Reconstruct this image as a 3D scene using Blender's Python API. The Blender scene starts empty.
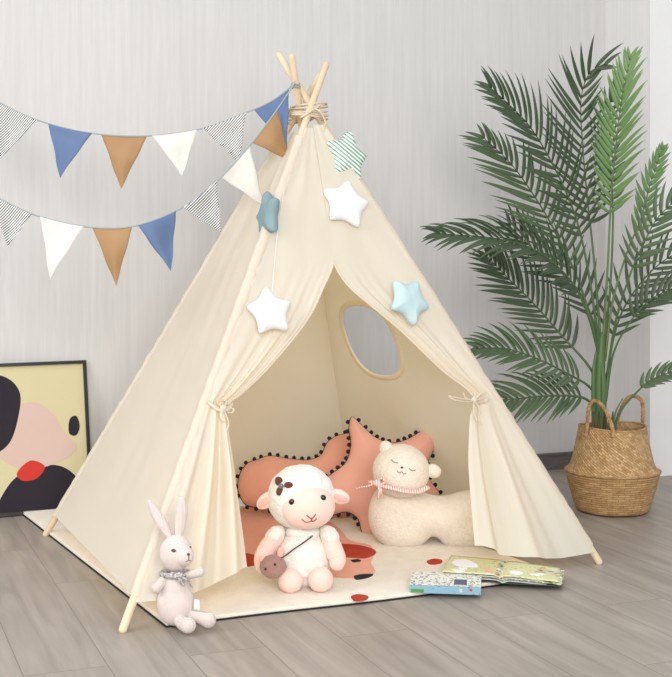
import bpy, bmesh, math, random
from mathutils import Vector, Matrix, noise

random.seed(7)
scene = bpy.context.scene
COL = scene.collection
PI = math.pi

# ------------------------------------------------------------------ camera
F = 1250.0; CAMH = 0.95; HV = 250.0; HU = 330.0
cam_d = bpy.data.cameras.new('camera')
cam = bpy.data.objects.new('camera', cam_d); COL.objects.link(cam)
cam.location = (0, 0, CAMH); cam.rotation_euler = (PI/2, 0, 0)
cam_d.sensor_fit = 'HORIZONTAL'; cam_d.sensor_width = 36
cam_d.lens = 36*F/672
cam_d.shift_x = (336-HU)/672; cam_d.shift_y = (HV-338.5)/672
cam_d.clip_start = 0.05
scene.camera = cam

# ------------------------------------------------------------------ world, lights, exposure
w = bpy.data.worlds.new('world'); scene.world = w; w.use_nodes = True
w.node_tree.nodes['Background'].inputs[0].default_value = (0.96, 0.98, 1.0, 1)
w.node_tree.nodes['Background'].inputs[1].default_value = 0.80

def area(name, loc, target, sx, sy, power, col=(1, 1, 1)):
    d = bpy.data.lights.new(name, 'AREA'); d.shape = 'RECTANGLE'; d.size = sx; d.size_y = sy
    d.energy = power; d.color = col
    o = bpy.data.objects.new(name, d); COL.objects.link(o)
    o.location = loc
    o.rotation_euler = (Vector(target)-Vector(loc)).to_track_quat('-Z', 'Y').to_euler()
area('daylight_window_light', (-3.4, 1.6, 2.5), (0.0, 4.2, 0.7), 2.4, 2.0, 74, (1.0, 0.99, 0.97))
area('front_fill_light', (0.35, -0.6, 1.75), (0.05, 4.1, 0.5), 2.4, 1.8, 150, (1.0, 0.98, 0.95))  # added fill behind the camera, aimed to brighten the tent interior

vs = scene.view_settings
vs.view_transform = 'Standard'; vs.look = 'None'; vs.gamma = 1; vs.use_curve_mapping = False
vs.exposure = 0.03

# ------------------------------------------------------------------ helpers
def P(u, v, Y):
    return Vector(((u-HU)*Y/F, Y, CAMH-(v-HV)*Y/F))
def FL(u, v, z=0.0):
    return P(u, v, F*(CAMH-z)/(v-HV))
def onplane(u, v, p0, n):
    d = Vector(((u-HU)/F, 1, -(v-HV)/F)); o = Vector((0, 0, CAMH))
    return o + d*((p0-o).dot(n)/d.dot(n))
def lin(c):
    return tuple(((x/255)/12.92 if x/255 <= 0.04045 else ((x/255+0.055)/1.055)**2.4) for x in c)+(1,)

def thing(name, label, cat, loc, group=None):
    o = bpy.data.objects.new(name, None); COL.objects.link(o)
    o.location = loc; o.empty_display_size = 0.05
    tag(o, label, cat, group); return o
def tag(o, label, cat, group=None):
    o['label'] = label; o['category'] = cat
    if group: o['group'] = group
def wloc(o):
    v = Vector((0, 0, 0))
    while o: v += o.location; o = o.parent
    return v
def mk(name, vf, m, parent=None, smooth=True, loc=None, label=None, mods=()):
    """verts in world coordinates -> one mesh object"""
    vs_, fs = vf[0], vf[1]
    off = wloc(parent) if parent else (Vector(loc) if loc is not None else Vector((0, 0, 0)))
    me = bpy.data.meshes.new(name)
    me.from_pydata([tuple(Vector(v)-off) for v in vs_], [], fs)
    me.update()
    o = bpy.data.objects.new(name, me); COL.objects.link(o)
    if parent: o.parent = parent
    else: o.location = off
    for mm in (m if isinstance(m, (list, tuple)) else [m]): me.materials.append(mm)
    if len(vf) > 2:
        for p, i in zip(me.polygons, vf[2]): p.material_index = i
    b = bmesh.new(); b.from_mesh(me); bmesh.ops.recalc_face_normals(b, faces=b.faces); b.to_mesh(me); b.free()
    if smooth:
        for p in me.polygons: p.use_smooth = True
    for mo in mods:
        kind = mo[0]
        if kind == 'solid':
            x = o.modifiers.new('solid', 'SOLIDIFY'); x.thickness = mo[1]; x.offset = 0
        elif kind == 'remesh':
            x = o.modifiers.new('remesh', 'REMESH'); x.mode = 'VOXEL'; x.voxel_size = mo[1]; x.use_smooth_shade = True
        elif kind == 'smooth':
            x = o.modifiers.new('smooth', 'SMOOTH'); x.factor = 0.5; x.iterations = mo[1]
        elif kind == 'bevel':
            x = o.modifiers.new('bevel', 'BEVEL'); x.width = mo[1]; x.segments = 3; x.limit_method = 'ANGLE'
        elif kind == 'subsurf':
            x = o.modifiers.new('sub', 'SUBSURF'); x.levels = x.render_levels = mo[1]
    if label: o['label'] = label
    return o
def joinvf(*parts):
    V = []; Fa = []
    for p in parts:
        n = len(V); V += list(p[0]); Fa += [tuple(i+n for i in f) for f in p[1]]
    return V, Fa
def grid(nu, nv, fn):
    V = [fn(i/nu, j/nv) for j in range(nv+1) for i in range(nu+1)]
    Fa = [(j*(nu+1)+i, j*(nu+1)+i+1, (j+1)*(nu+1)+i+1, (j+1)*(nu+1)+i) for j in range(nv) for i in range(nu)]
    return V, Fa
def box(c, ax, ay, az, sx, sy, sz):
    c = Vector(c); V = []
    for i in (-.5, .5):
        for j in (-.5, .5):
            for k in (-.5, .5): V.append(c+ax*(i*sx)+ay*(j*sy)+az*(k*sz))
    return V, [(0, 1, 3, 2), (4, 6, 7, 5), (0, 4, 5, 1), (2, 3, 7, 6), (0, 2, 6, 4), (1, 5, 7, 3)]
X_, Y_, Z_ = Vector((1, 0, 0)), Vector((0, 1, 0)), Vector((0, 0, 1))
def catmull(pts, n=8, closed=False):
    pts = [Vector(p) for p in pts]; out = []
    m = len(pts)
    rng = range(m if closed else m-1)
    for i in rng:
        if closed: p0, p1, p2, p3 = pts[i-1], pts[i], pts[(i+1) % m], pts[(i+2) % m]
        else: p0, p1, p2, p3 = pts[max(i-1, 0)], pts[i], pts[i+1], pts[min(i+2, m-1)]
        for k in range(n):
            t = k/n
            out.append(0.5*((2*p1)+(p2-p0)*t+(2*p0-5*p1+4*p2-p3)*t*t+(3*p1-p0-3*p2+p3)*t**3))
    if not closed: out.append(pts[-1].copy())
    return out
def tube(pts, r, seg=10, flat=1.0, closed=False, round_end=True):
    pts = [Vector(p) for p in pts]; n = len(pts)
    R = r if isinstance(r, (list, tuple)) else [r]*n
    if len(R) != n:
        R = [R[min(int(i/(n-1)*(len(R)-1)), len(R)-2)]*(1-((i/(n-1)*(len(R)-1)) - min(int(i/(n-1)*(len(R)-1)), len(R)-2))) +
             R[min(int(i/(n-1)*(len(R)-1)), len(R)-2)+1]*((i/(n-1)*(len(R)-1)) - min(int(i/(n-1)*(len(R)-1)), len(R)-2)) for i in range(n)]
    if round_end and not closed:
        d0 = (pts[0]-pts[1]).normalized(); d1 = (pts[-1]-pts[-2]).normalized()
        a = [(pts[0]+d0*R[0]*s, R[0]*math.sqrt(max(0.02, 1-s*s))) for s in (0.97, 0.8, 0.5)]
        b = [(pts[-1]+d1*R[-1]*s, R[-1]*math.sqrt(max(0.02, 1-s*s))) for s in (0.5, 0.8, 0.97)]
        pts = [q for q, _ in a]+pts+[q for q, _ in b]; R = [q for _, q in a]+R+[q for _, q in b]; n = len(pts)
    V = []; Fa = []; nrm = None
    for i in range(n):
        t = (pts[(i+1) % n]-pts[i-1]) if closed else (pts[min(i+1, n-1)]-pts[max(i-1, 0)])
        if t.length < 1e-9: t = Vector((0, 0, 1))
        t.normalize()
        if nrm is None: nrm = t.orthogonal().normalized() if abs(t.z) > .9 else t.cross(Z_).normalized()
        nrm = (nrm-t*nrm.dot(t)).normalized(); bi = t.cross(nrm)
        for k in range(seg):
            a = 2*PI*k/seg
            V.append(pts[i]+(nrm*math.cos(a)+bi*(math.sin(a)*flat))*R[i])
    for i in range(n if closed else n-1):
        for k in range(seg):
            a = i*seg+k; b = i*seg+(k+1) % seg; c = ((i+1) % n)*seg+(k+1) % seg; d = ((i+1) % n)*seg+k
            Fa.append((a, b, c, d))
    if not closed:
        Fa.append(tuple(range(seg))[::-1]); Fa.append(tuple((n-1)*seg+k for k in range(seg)))
    return V, Fa
def ell(c, rx, ry, rz, rot=None, nu=24, nv=16):
    V = []; Fa = []; c = Vector(c)
    for j in range(1, nv):
        ph = PI*j/nv
        for i in range(nu):
            th = 2*PI*i/nu
            v = Vector((rx*math.sin(ph)*math.cos(th), ry*math.sin(ph)*math.sin(th), rz*math.cos(ph)))
            if rot: v = rot @ v
            V.append(c+v)
    a = Vector((0, 0, rz)); b = Vector((0, 0, -rz))
    if rot: a = rot @ a; b = rot @ b
    V += [c+a, c+b]; n = len(V)
    for j in range(nv-2):
        for i in range(nu):
            Fa.append((j*nu+i, (j+1)*nu+i, (j+1)*nu+(i+1) % nu, j*nu+(i+1) % nu))
    for i in range(nu):
        Fa.append((n-2, i, (i+1) % nu)); Fa.append((n-1, (nv-2)*nu+(i+1) % nu, (nv-2)*nu+i))
    return V, Fa
def S(u, v, Y, rx, ry, rd, tilt=0, **k):
    """ellipsoid: pixel centre and pixel half sizes at depth Y, half depth rd in metres"""
    rot = Matrix.Rotation(math.radians(tilt), 3, 'Y') if tilt else None
    return ell(P(u, v, Y), rx*Y/F, rd, ry*Y/F, rot, **k)
def frontY(u, v, cu, cv, Y, rx, ry, rd):
    c = P(cu, cv, Y); R3 = (rx*Y/F, rd, ry*Y/F)
    d = Vector(((u-HU)/F, 1, -(v-HV)/F)); o = Vector((0, 0, CAMH))-c
    ds = [d[i]/R3[i] for i in range(3)]; os_ = [o[i]/R3[i] for i in range(3)]
    A = sum(x*x for x in ds); B = 2*sum(x*y for x, y in zip(ds, os_)); Cc = sum(x*x for x in os_)-1
    D = B*B-4*A*Cc
    if D < 0: return -B/(2*A)
    return (-B-math.sqrt(D))/(2*A)
def inflate(outline, T, rings=12, D=None, center=None):
    """outline: list of 2D points; returns local (x,y,h) front/back verts + faces"""
    O = [Vector((p[0], p[1])) for p in outline]; n = len(O)
    c = Vector(center) if center else sum(O, Vector((0, 0)))/n
    def dist(p):
        m = 1e9
        for i in range(n):
            a = O[i]; b = O[(i+1) % n]; ab = b-a
            t = max(0, min(1, (p-a).dot(ab)/max(ab.length_squared, 1e-12)))
            m = min(m, (p-(a+ab*t)).length)
        return m
    D = D or dist(c)*0.9
    V = []; Fa = []
    rr = [math.sin(PI/2*(k/rings)) for k in range(1, rings)]
    layers = []
    for r in rr: layers.append([(c+(o-c)*r) for o in O])
    def H(p): return T*math.sqrt(max(0, 1-(1-min(dist(p)/D, 1))**2))
    hs = [[H(p) for p in L] for L in layers]
    hc = H(c)
    for sgn in (1, -1):
        base = len(V); V.append((c.x, c.y, sgn*hc))
        for L, h in zip(layers, hs):
            for p, q in zip(L, h): V.append((p.x, p.y, sgn*q))
        for i in range(n):
            f = (base, base+1+i, base+1+(i+1) % n); Fa.append(f)
            for k in range(len(layers)-1):
                a = base+1+k*n+i; b = base+1+k*n+(i+1) % n
                Fa.append((a, b, b+n, a+n))
    rim = len(V)
    for p in O: V.append((p.x, p.y, 0))
    for base in (0, 1+n*len(layers)):
        for i in range(n):
            a = base+1+(len(layers)-1)*n+i; b = base+1+(len(layers)-1)*n+(i+1) % n
            Fa.append((a, b, rim+(i+1) % n, rim+i))
    return V, Fa

# ------------------------------------------------------------------ materials
def newmat(name):
    m = bpy.data.materials.new(name); m.use_nodes = True
    nt = m.node_tree; return m, nt, nt.nodes['Principled BSDF']
def N(nt, t, **kw):
    n = nt.nodes.new(t)
    for k, v in kw.items():
        if k in n.inputs.keys(): n.inputs[k].default_value = v
        else: setattr(n, k, v)
    return n
def mat(name, col, rough=0.85, col2=None, scale=8.0, stretch=(1, 1, 1), bump=0.0, bscale=200.0, sheen=0.0,
        trans=0.0, bkind='noise', spec=0.3, dist=0.002, detail=4, tcol=None):
    m, nt, b = newmat(name); L = nt.links
    b.inputs['Roughness'].default_value = rough
    b.inputs['Specular IOR Level'].default_value = spec
    c1 = lin(col)
    b.inputs['Base Color'].default_value = c1
    tc = N(nt, 'ShaderNodeTexCoord'); colout = None
    if col2:
        mp = N(nt, 'ShaderNodeMapping'); mp.inputs['Scale'].default_value = stretch
        L.new(tc.outputs['Object'], mp.inputs[0])
        no = N(nt, 'ShaderNodeTexNoise', Scale=scale, Detail=detail); L.new(mp.outputs[0], no.inputs['Vector'])
        mx = N(nt, 'ShaderNodeValToRGB'); mx.color_ramp.elements[0].position = .3; mx.color_ramp.elements[1].position = .7
        mx.color_ramp.elements[0].color = c1; mx.color_ramp.elements[1].color = lin(col2)
        L.new(no.outputs['Fac'], mx.inputs[0]); L.new(mx.outputs[0], b.inputs['Base Color']); colout = mx.outputs[0]
    if bump:
        if bkind == 'voronoi': bn = N(nt, 'ShaderNodeTexVoronoi', Scale=bscale); out = bn.outputs['Distance']
        elif bkind == 'knit':
            w1 = N(nt, 'ShaderNodeTexWave', Scale=bscale, Distortion=1.0); w1.bands_direction = 'Z'
            w2 = N(nt, 'ShaderNodeTexWave', Scale=bscale*0.9, Distortion=1.0); w2.bands_direction = 'X'
            L.new(tc.outputs['Object'], w1.inputs[0]); L.new(tc.outputs['Object'], w2.inputs[0])
            bn = N(nt, 'ShaderNodeMath', operation='MULTIPLY'); L.new(w1.outputs['Fac'], bn.inputs[0]); L.new(w2.outputs['Fac'], bn.inputs[1])
            out = bn.outputs[0]
        else: bn = N(nt, 'ShaderNodeTexNoise', Scale=bscale, Detail=3.0); out = bn.outputs['Fac']
        if bkind != 'knit': L.new(tc.outputs['Object'], bn.inputs['Vector'])
        bp = N(nt, 'ShaderNodeBump', Strength=bump, Distance=dist); L.new(out, bp.inputs['Height'])
        L.new(bp.outputs[0], b.inputs['Normal'])
    if sheen: b.inputs['Sheen Weight'].default_value = sheen; b.inputs['Sheen Roughness'].default_value = .5
    if trans:
        tr = N(nt, 'ShaderNodeBsdfTranslucent'); tr.inputs[0].default_value = c1
        if tcol: tr.inputs[0].default_value = lin(tcol)
        elif colout: L.new(colout, tr.inputs[0])
        ms = N(nt, 'ShaderNodeMixShader'); ms.inputs[0].default_value = trans
        L.new(b.outputs[0], ms.inputs[1]); L.new(tr.outputs[0], ms.inputs[2])
        L.new(ms.outputs[0], nt.nodes['Material Output'].inputs[0])
    return m
def stripes(name, ca, cb, scale, rot=0.0, sharp=0.04, axis='X', rough=.9, mid=.5):
    m, nt, b = newmat(name); L = nt.links; b.inputs['Roughness'].default_value = rough
    tc = N(nt, 'ShaderNodeTexCoord'); mp = N(nt, 'ShaderNodeMapping'); mp.inputs['Rotation'].default_value = (0, rot, 0)
    wv = N(nt, 'ShaderNodeTexWave', Scale=scale, Distortion=0.0); wv.bands_direction = axis
    rp = N(nt, 'ShaderNodeValToRGB'); e = rp.color_ramp.elements
    e[0].position = mid-sharp; e[1].position = mid+sharp; e[0].color = lin(ca); e[1].color = lin(cb)
    L.new(tc.outputs['Object'], mp.inputs[0]); L.new(mp.outputs[0], wv.inputs[0]); L.new(wv.outputs['Fac'], rp.inputs[0])
    L.new(rp.outputs[0], b.inputs['Base Color']); return m

M = {}
M['canvas'] = mat('cream_canvas', (233, 239, 233), .9, (230, 236, 229), 3, bump=.12, bscale=420, trans=.46, spec=.15, tcol=(255, 224, 172))
M['canvas_trim'] = mat('canvas_trim', (244, 236, 214), .9, bump=.2, bscale=300, trans=.25)
M['wood'] = mat('pale_pine', (224, 205, 178), .55, (208, 185, 154), 30, (1, 1, .08), bump=.1, bscale=90, spec=.4)
M['rope'] = mat('cotton_rope', (216, 204, 180), .9, (190, 176, 150), 200, bump=.5, bscale=500)
M['pile'] = mat('cream_pile', (238, 229, 215), 1, (230, 219, 203), 22, bump=.8, bscale=260, sheen=.3, dist=.004)
M['shadow_backing'] = mat('painted_shadow_backing', (38, 40, 40), .9, bump=.4, bscale=300)  # near-black colour stands in for shade along the rug's lower edge
M['peach_pile'] = mat('peach_pile', (236, 160, 132), 1, (230, 150, 120), 25, bump=.8, bscale=260, sheen=.3, dist=.004)
M['red_pile'] = mat('brick_red_pile', (190, 70, 50), 1, (176, 58, 42), 25, bump=.8, bscale=260, dist=.004)
M['black_pile'] = mat('black_pile', (42, 40, 42), 1, bump=.8, bscale=260, dist=.004)
M['peach'] = mat('peach_cotton', (222, 168, 152), .95, (216, 160, 144), 9, bump=.25, bscale=160, sheen=.2)
M['peach2'] = mat('peach_cotton_deep', (220, 162, 142), .95, (214, 154, 134), 9, bump=.25, bscale=160, sheen=.2)
M['pompom'] = mat('black_pompom', (24, 25, 30), 1, (48, 50, 58), 300, bump=.8, bscale=500)
M['boucle'] = mat('cream_boucle', (232, 223, 211), 1, (224, 214, 201), 60, bump=.5, bscale=170, bkind='voronoi', sheen=.4, dist=.004)
M['fleece'] = mat('white_fleece', (232, 228, 220), 1, (224, 219, 210), 50, bump=.4, bscale=110, bkind='voronoi', sheen=.5, dist=.004)
M['pinkplush'] = mat('pink_plush', (241, 208, 196), 1, (237, 200, 187), 20, bump=.5, bscale=400, sheen=.4)
M['pinkin'] = mat('pink_inner_ear', (240, 176, 162), 1, bump=.4, bscale=400, sheen=.3)
M['black'] = mat('black_plastic', (14, 13, 14), .2, spec=.6)
M['brown'] = mat('brown_felt', (96, 58, 48), .9, bump=.3, bscale=400)
M['mauve'] = mat('mauve_plush', (164, 128, 118), 1, (150, 112, 104), 60, bump=.6, bscale=300, sheen=.3)
M['greybutton'] = mat('grey_button', (110, 108, 116), .35)
M['stitch'] = mat('stitch_thread', (150, 96, 84), .9)
M['darkstitch'] = mat('dark_thread', (86, 76, 70), .9)
M['greystrap'] = mat('dark_grey_cord', (88, 80, 84), .8)
M['knit'] = mat('pale_pink_knit', (247, 232, 226), 1, (243, 224, 219), 30, bump=.9, bscale=110, bkind='knit', sheen=.2, dist=.003)
M['knitwhite'] = mat('off_white_knit', (240, 228, 219), 1, (235, 219, 211), 30, bump=.9, bscale=110, bkind='knit', sheen=.2, dist=.003)
M['greyprint'] = mat('grey_print', (70, 72, 78), .95, (214, 212, 208), 220)
M['white'] = mat('white_cloth', (236, 236, 238), .9, bump=.15, bscale=300)
M['whitestar'] = mat('white_star_cotton', (228, 229, 234), .95, bump=.2, bscale=140)
M['bluestar'] = mat('pale_blue_star_cotton', (188, 210, 214), .95, (182, 206, 210), 12, bump=.2, bscale=140)
M['tealstar'] = mat('aqua_star_cotton', (132, 154, 160), .95, (126, 149, 155), 12, bump=.2, bscale=140)
M['greenstripe'] = stripes('green_stripes', (110, 160, 138), (238, 242, 234), 30, .9, mid=.45)
M['bwstripe'] = stripes('grey_white_stripes', (70, 72, 76), (228, 228, 226), 52, -.75, mid=.5, sharp=.15)
M['flagblue'] = mat('blue_cotton', (108, 128, 164), .95, (101, 121, 157), 14, bump=.2, bscale=300, trans=.15)
M['flagbrown'] = mat('tan_cotton', (178, 142, 105), .95, (170, 134, 97), 14, bump=.2, bscale=300, trans=.15)
M['flagwhite'] = mat('off_white_cotton', (231, 230, 224), .95, (226, 225, 218), 14, bump=.2, bscale=300, trans=.2)
M['string'] = mat('grey_green_binding', (150, 160, 162), .9)
M['pinkstripe'] = stripes('pink_white_stripes', (226, 160, 152), (246, 232, 226), 42, 0, mid=.5)
M['frame'] = mat('black_frame', (24, 23, 24), .4, spec=.5)
M['artyellow'] = mat('print_yellow', (204, 195, 156), .7)
M['artblack'] = mat('print_black', (36, 30, 40), .7)
M['artpink'] = mat('print_pink', (206, 180, 168), .7)
M['artred'] = mat('print_red', (196, 52, 40), .7)
M['bark'] = mat('brown_sheath', (104, 82, 58), .8, (78, 58, 40), 40, (1, 1, .1), bump=.5, bscale=60)

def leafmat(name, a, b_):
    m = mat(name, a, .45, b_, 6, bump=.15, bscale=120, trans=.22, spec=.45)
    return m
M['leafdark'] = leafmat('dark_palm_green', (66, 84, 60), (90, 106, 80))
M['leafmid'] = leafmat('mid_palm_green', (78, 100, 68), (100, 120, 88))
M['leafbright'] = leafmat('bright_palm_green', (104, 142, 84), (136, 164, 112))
M['stem'] = mat('palm_stem_green', (84, 106, 64), .5, (108, 126, 82), 12, (1, 1, .3), spec=.4)
M['rachis'] = mat('dark_rachis_green', (70, 92, 58), .5, (86, 108, 70), 12, (1, 1, .3), spec=.4)
M['stemdark'] = mat('palm_trunk_green', (88, 116, 70), .5, (76, 104, 62), 5, (1, 1, .25), bump=.2, bscale=60, spec=.4)

# woven seagrass
def weave(name, kx, kz, ca, cb, cc, rot=0):
    m, nt, b = newmat(name); L = nt.links
    b.inputs['Roughness'].default_value = .7; b.inputs['Specular IOR Level'].default_value = .3
    uv = N(nt, 'ShaderNodeUVMap')
    br = N(nt, 'ShaderNodeTexBrick', Scale=1.0); br.offset = .5
    br.inputs['Color1'].default_value = lin(ca); br.inputs['Color2'].default_value = lin(cb); br.inputs['Mortar'].default_value = lin(cc)
    br.inputs['Brick Width'].default_value = kx; br.inputs['Row Height'].default_value = kz; br.inputs['Mortar Size'].default_value = kz*.12
    br.inputs['Mortar Smooth'].default_value = 1.0
    wm = N(nt, 'ShaderNodeMapping'); wm.inputs['Rotation'].default_value = (0, 0, rot); L.new(uv.outputs[0], wm.inputs[0]); L.new(wm.outputs[0], br.inputs[0])
    no = N(nt, 'ShaderNodeTexNoise', Scale=60.0, Detail=4.0); tc = N(nt, 'ShaderNodeTexCoord'); L.new(tc.outputs['Object'], no.inputs['Vector'])
    mx = N(nt, 'ShaderNodeMixRGB', blend_type='OVERLAY'); mx.inputs[0].default_value = .35
    L.new(br.outputs['Color'], mx.inputs[1]); L.new(no.outputs['Fac'], mx.inputs[2]); L.new(mx.outputs[0], b.inputs['Base Color'])
    su = N(nt, 'ShaderNodeMath', operation='SUBTRACT'); su.inputs[0].default_value = 1.0; L.new(br.outputs['Fac'], su.inputs[1])
    bp = N(nt, 'ShaderNodeBump', Strength=.8, Distance=.004); L.new(su.outputs[0], bp.inputs['Height']); L.new(bp.outputs[0], b.inputs['Normal'])
    return m
M['weaveA'] = weave('seagrass_weave', .018, .0085, (212, 178, 132), (176, 138, 92), (136, 102, 66), .6)
M['weaveB'] = weave('seagrass_coil', .04, .0085, (202, 166, 118), (174, 136, 90), (134, 100, 64), 0)
M['braid'] = mat('seagrass_braid', (192, 160, 116), .8, (140, 104, 66), 60, bump=.5, bscale=200)

# wall: pale grey with fine vertical streaks
WD = Vector((2.113, .828, 0)).normalized()     # wall direction
WN = Vector((WD.y, -WD.x, 0))                  # toward the room
def wallmat(name, a, b_, c_):
    m, nt, b = newmat(name); L = nt.links
    b.inputs['Roughness'].default_value = .75; b.inputs['Specular IOR Level'].default_value = .25
    tc = N(nt, 'ShaderNodeTexCoord')
    outs = []
    for sc, st, dt in ((1.0, (60, 60, 2.2), 8), (1.0, (210, 210, 9), 3), (1.0, (2.2, 2.2, .5), 3)):
        mp = N(nt, 'ShaderNodeMapping'); mp.inputs['Scale'].default_value = st; L.new(tc.outputs['Object'], mp.inputs[0])
        no = N(nt, 'ShaderNodeTexNoise', Scale=sc, Detail=float(dt)); L.new(mp.outputs[0], no.inputs['Vector']); outs.append(no.outputs['Fac'])
    r1 = N(nt, 'ShaderNodeValToRGB'); e = r1.color_ramp.elements; e[0].position = .25; e[1].position = .75; e[0].color = lin(a); e[1].color = lin(b_)
    L.new(outs[0], r1.inputs[0])
    mx = N(nt, 'ShaderNodeMixRGB', blend_type='MIX'); mx.inputs[2].default_value = lin(c_)
    m2 = N(nt, 'ShaderNodeMath', operation='MULTIPLY'); m2.inputs[1].default_value = .7
    L.new(outs[1], m2.inputs[0]); L.new(m2.outputs[0], mx.inputs[0]); L.new(r1.outputs[0], mx.inputs[1])
    m3 = N(nt, 'ShaderNodeMixRGB', blend_type='OVERLAY'); m3.inputs[0].default_value = .05
    L.new(mx.outputs[0], m3.inputs[1]); L.new(outs[2], m3.inputs[2]); L.new(m3.outputs[0], b.inputs['Base Color'])
    bp = N(nt, 'ShaderNodeBump', Strength=.12, Distance=.002); L.new(outs[1], bp.inputs['Height']); L.new(bp.outputs[0], b.inputs['Normal'])
    return m
M['wall'] = wallmat('grey_streaked_wall', (201, 200, 199), (214, 213, 212), (192, 191, 190))
M['wall2'] = wallmat('light_streaked_wall', (208, 207, 206), (222, 221, 220), (214, 213, 212))
M['whitewall'] = mat('white_wall', (232, 232, 232), .7, (226, 226, 226), 5)
M['skirt'] = mat('dark_grey_wood_skirting', (108, 103, 101), .5, (88, 84, 83), 10, (2, 2, 20), bump=.2, bscale=90)

def floormat():
    m, nt, b = newmat('grey_oak_planks'); L = nt.links
    tc = N(nt, 'ShaderNodeTexCoord')
    mp = N(nt, 'ShaderNodeMapping'); ang = math.atan2(WN.y, WN.x)
    mp.vector_type = 'POINT'; mp.inputs['Rotation'].default_value = (0, 0, -ang); L.new(tc.outputs['Object'], mp.inputs[0])
    br = N(nt, 'ShaderNodeTexBrick', Scale=1.0); br.offset = .37
    br.inputs['Color1'].default_value = (.25, .25, .25, 1); br.inputs['Color2'].default_value = (.8, .8, .8, 1); br.inputs['Mortar'].default_value = (0, 0, 0, 1)
    br.inputs['Brick Width'].default_value = 1.2; br.inputs['Row Height'].default_value = .19; br.inputs['Mortar Size'].default_value = .0016; br.inputs['Mortar Smooth'].default_value = .3
    L.new(mp.outputs[0], br.inputs[0])
    g = N(nt, 'ShaderNodeMapping'); g.inputs['Scale'].default_value = (2.2, 26, 1); L.new(mp.outputs[0], g.inputs[0])
    # shift the grain per plank
    add = N(nt, 'ShaderNodeVectorMath', operation='ADD'); L.new(g.outputs[0], add.inputs[0])
    sc = N(nt, 'ShaderNodeVectorMath', operation='SCALE'); sc.inputs[3].default_value = 17; L.new(br.outputs['Color'], sc.inputs[0]); L.new(sc.outputs[0], add.inputs[1])
    no = N(nt, 'ShaderNodeTexNoise', Scale=1.0, Detail=8.0, Distortion=.8); L.new(add.outputs[0], no.inputs['Vector'])
    r = N(nt, 'ShaderNodeValToRGB'); e = r.color_ramp.elements; e[0].position = .28; e[1].position = .72
    e[0].color = lin((140, 132, 123)); e[1].color = lin((166, 157, 148)); L.new(no.outputs['Fac'], r.inputs[0])
    ov = N(nt, 'ShaderNodeMixRGB', blend_type='OVERLAY'); ov.inputs[0].default_value = .10; L.new(r.outputs[0], ov.inputs[1]); L.new(br.outputs['Color'], ov.inputs[2])
    mo = N(nt, 'ShaderNodeMixRGB'); mo.inputs[2].default_value = lin((124, 116, 108)); L.new(br.outputs['Fac'], mo.inputs[0]); L.new(ov.outputs[0], mo.inputs[1])
    L.new(mo.outputs[0], b.inputs['Base Color'])
    b.inputs['Roughness'].default_value = .42; b.inputs['Specular IOR Level'].default_value = .4
    bp = N(nt, 'ShaderNodeBump', Strength=.15, Distance=.002); L.new(no.outputs['Fac'], bp.inputs['Height']); L.new(bp.outputs[0], b.inputs['Normal'])
    return m
M['floor'] = floormat()

# ------------------------------------------------------------------ setting
def struct(o): o['kind'] = 'structure'; return o
Bp = Vector((-1.206, 4.567, 0))
corner = FL(603, 464.6)                          # where the back wall turns
t_c = (corner-Bp).dot(WD); corner = Bp+WD*t_c
w0 = Bp-WD*2.2
struct(mk('wall_back', box((w0+corner)/2-WN*.05+Z_*1.35, WD, WN, Z_, (corner-w0).length, .1, 2.7), M['wall'], smooth=False))
turn = FL(650, 477)
td = (turn-corner).normalized(); tn = Vector((td.y, -td.x, 0))
struct(mk('wall_right', box((corner+turn)/2-tn*.05+Z_*1.35, td, tn, Z_, (turn-corner).length, .1, 2.7), M['wall2'], smooth=False))
t2 = turn+WD*1.4; wd2 = WD
struct(mk('trim_1', box((turn+t2)/2-WN*.04+Z_*1.35+WN*.0, WD, WN, Z_, 1.4, .08, 2.7), M['whitewall'], smooth=False))
V, Fa = box((0.3, 2.6, -.05), X_, Y_, Z_, 9, 7.5, .1)
struct(mk('floor', (V, Fa), M['floor'], smooth=False))
bb = mk('baseboard_back', joinvf(box((w0+corner)/2+WN*.007+Z_*.032, WD, WN, Z_, (corner-w0).length, .014, .064),
        box((w0+corner)/2+WN*.010+Z_*.068, WD, WN, Z_, (corner-w0).length, .02, .008)), M['skirt'], smooth=False, mods=(('bevel', .002),))
struct(bb)

# ------------------------------------------------------------------ rug
RT = .014
rFL, rFR, rBL = FL(166, 628), FL(562, 579), FL(22, 515)
rBR = Vector((-.05, 4.93, 0))
rug = thing('rug', 'cream plush floor rug with peach fox motif lying under the tent', 'rug', (rFL+rFR+rBL+rBR)/4)
def quadpt(a, b, inset=0):
    p = (rFL*(1-a)+rFR*a)*(1-b)+(rBL*(1-a)+rBR*a)*b
    return p
def slab(z0, z1, ins):
    cc = (rFL+rFR+rBL+rBR)/4; pts = []
    cs = [rFL, rFR, rBR, rBL]
    for i in range(4):
        a, b = cs[i], cs[(i+1) % 4]
        for k in range(24):
            t = k/24
            p = a.lerp(b, t)
            if i == 0 : p = p+Vector((0, 1, 0))*.006*math.sin(t*9)
            p = cc+(p-cc)*(1-ins)
            pts.append(p)
    V = [Vector((p.x, p.y, z0)) for p in pts]+[Vector((p.x, p.y, z1)) for p in pts]
    n = len(pts); Fa = [(i, (i+1) % n, n+(i+1) % n, n+i) for i in range(n)]+[tuple(range(n))[::-1], tuple(n+i for i in range(n))]
    return V, Fa
mk('shadow_backing', slab(0.0005, .004, 0), M['shadow_backing'], rug, smooth=False, label='thin underside edge, painted black as the shadow line')  # underside layer kept black to paint the thin shadow line below the pile
mk('pile', slab(.004, RT, .003), M['pile'], rug, smooth=False, mods=(('bevel', .003),))
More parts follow.
